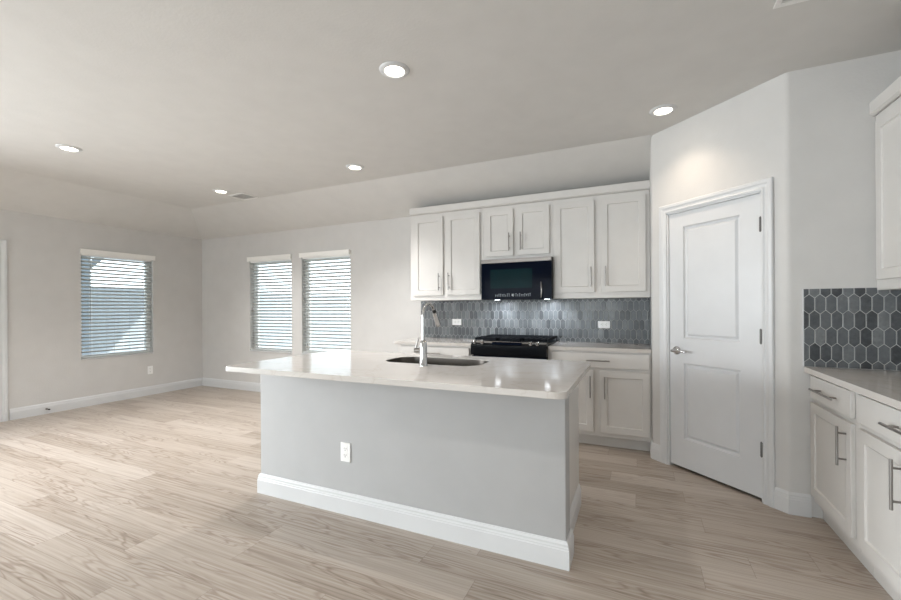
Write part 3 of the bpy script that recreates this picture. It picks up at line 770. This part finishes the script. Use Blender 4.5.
for a in (0, 60, 120):
    a = math.radians(a); ux, uz = math.cos(a)*.016, math.sin(a)*.016; px, pz = -math.sin(a)*.0018, math.cos(a)*.0018
    m.hexa([(cx_+s1*ux+s2*px, -.0132 if k_ else -.0121, cz_+s1*uz+s2*pz) for k_ in (0, 1) for s1, s2 in ((-1, -1), (1, -1), (1, 1), (-1, 1))])
m.build('button_symbol', M_LOGO, md)

for lx in (-.235, .305):
    m = MB(); m.cyl((lx, .115, .0), (lx, .115, -.0012), .030, .028, 24); m.build('cooktop_lamp', M_LENSC, mw, smooth=True)
    d = bpy.data.lights.new('lamp', 'SPOT'); d.energy = 5; d.color = (.85, .92, 1); d.spot_size = math.radians(150); d.spot_blend = .7; d.shadow_soft_size = .02
    o = bpy.data.objects.new('lamp', d); COL.objects.link(o); o.parent = mw; o.location = (lx, .17, -.012); o.rotation_euler = (math.radians(18), 0, 0)

# ------------------------------------------------------------------ ceiling lights and vents
def can(x, y, label, power=14, warm=(1, .96, .91)):
    t = thing('recessed_light', (x, y, ZC), label, 'ceiling light', 0, 'recessed ceiling lights')
    m = MB(); m.lathe((0, 0, 0), [(.058, -.0015), (.058, -.006), (.063, -.012), (.080, -.010), (.090, -.004), (.092, -.0003), (.058, -.0003)], 40); m.build('trim_ring', M_TRIM, t, smooth=True)
    m = MB(); m.lathe((0, 0, 0), [(0, -.008), (.030, -.0078), (.0575, -.006), (.0575, -.002), (0, -.002)], 40); m.build('lens', M_LENS, t, smooth=True)
    d = bpy.data.lights.new('lamp', 'SPOT'); d.energy = power; d.color = warm; d.spot_size = math.radians(118); d.spot_blend = .9; d.shadow_soft_size = .05
    o = bpy.data.objects.new('lamp', d); COL.objects.link(o); o.parent = t; o.location = (0, 0, -.022)
    return t
for x, y, l in ((-1.343, 2.145, 'lit recessed ceiling light above the island, the largest in the picture'), (.170, 3.419-.0, 'lit recessed ceiling light close to the pantry wall above the door'),
                (-2.636, 3.443, 'lit recessed ceiling light between the far right window and the cabinets'), (-4.621, 1.944, 'lit recessed ceiling light nearest the left wall'),
                (-4.649, 3.438, 'lit recessed ceiling light beside the far ceiling vent')):
    can(x, y, l, 15 if x > 0 else 42 if x > -2 else 112, (1, .82, .64) if x > 0 else (1, .975, .95))
for x, y in ((-4.6, -.2), (-4.6, -2.2), (-.15, .45)):  # unseen ceiling lamps added to brighten the floor and its bounce
    can(x, y, 'added fill lamp built as a recessed ceiling light behind the camera, outside the picture', 30 if x < -2 else 48, (1, .96, .91))
def vent(x0, x1, y0, y1, label):
    cx, cy = (x0+x1)/2, (y0+y1)/2
    t = thing('ceiling_vent', (cx, cy, ZC), label, 'ceiling vent', 0, 'white ceiling vents'); a, b = (x1-x0)/2, (y1-y0)/2
    m = MB(); m.prism(rect(-a, a, -b, b), [rect(-a+.025, a-.025, -b+.025, b-.025)], -.008, -.0004, lambda u, v, d: (u, v, d)); m.build('frame', M_VENT, t, bevel=.002)
    m = MB(); m.box(-a+.026, a-.026, -b+.026, b-.026, -.0015, -.0005); m.build('duct_opening', M_DUCT, t)
    m = MB(); y = -b+.035
    while y < b-.03:
        m.hexa([(-a+.026, y, -.0065), (a-.026, y, -.0065), (a-.026, y+.012, -.0020), (-a+.026, y+.012, -.0020), (-a+.026, y-.001, -.0060), (a-.026, y-.001, -.0060), (a-.026, y+.011, -.0018), (-a+.026, y+.011, -.0018)])
        y += .0165
    m.build('louvres', M_VENT, t)
vent(-4.745, -4.47, 3.60, 3.845, 'square white ceiling vent beside the far recessed light')
vent(.600, .905, 2.17, 2.476, 'white ceiling vent cut by the top edge of the picture above the pantry')

# ------------------------------------------------------------------ outside, seen through the blinds
m = MB(); m.box(-30, XL-T-.002, -14, 30, -.20, -.10); m.box(XL-T-.001, 14, YB+T+.002, 30, -.20, -.10); struct(m.build('ground', M_BOUNCE))
def fence(name, p0, p1, h, label, mat=None):
    mat = mat or M_FENCE
    p0, p1 = Vector(p0), Vector(p1); L = (p1-p0).length; d = (p1-p0)/L; a = math.atan2(d.y, d.x)
    t = thing(name, (p0.x, p0.y, -.10), label, 'fence', a)
    m = MB(); x = 0; r_ = random.Random(5)
    while x < L-.14:
        dz = r_.uniform(-.008, .008); m.box(x, x+.136, -.010+r_.uniform(-.002, .002), .008, .02, h+.10+dz); x += .141
    m.build('boards', mat, t)
    m = MB()
    for z in (.35, 1.0, 1.6): m.box(0, L, .010, .048, z, z+.09)
    m.build('rails', M_FENCE, t)
    x = .1
    while x < L-.1:
        m = MB(); m.box(x, x+.09, .050, .14, 0, h+.04); m.build('post', M_FENCE, t); x += 2.4
    return t
fence('board_fence', (-9.75, -3.5, 0), (-9.75, 21.8, 0), 1.74, 'grey board fence seen through the left wall window')
fence('board_fence', (-9.6, 22.0, 0), (3, 22.0, 0), 1.83, 'grey board fence seen through the pair of far windows', M_FENCE2)
pc = thing('patio_cover', (-8.0, 5.2, -.10), 'patio cover roof and shade-tinted blue-grey post outside the left window', 'patio cover')
def pcb(x0, x1, y0, y1, z0, z1, nm, mt):
    m = MB(); m.box(x0+8.0, x1+8.0, y0-5.2, y1-5.2, z0+.10, z1+.10); return m.build(nm, mt, pc)
pcb(-9.15, -6.92, 3.75, 6.50, 2.60, 2.78, 'roof', M_SOFFIT)
pcb(-9.10, -8.96, 3.93, 4.07, -.10, 2.60, 'post', M_POST)
pcb(-9.10, -8.96, 6.30, 6.44, -.10, 2.60, 'post', M_POST)
m = MB(); m.hexa([(-1.08, 4.071-5.2, 2.10), (-1.0, 4.071-5.2, 2.10), (-1.0, 4.071-5.2, 2.22), (-1.08, 4.071-5.2, 2.22), (-1.08, 4.55-5.2, 2.60), (-1.0, 4.55-5.2, 2.60), (-1.0, 4.47-5.2, 2.699), (-1.08, 4.47-5.2, 2.699)]); m.build('brace', M_POST, pc)
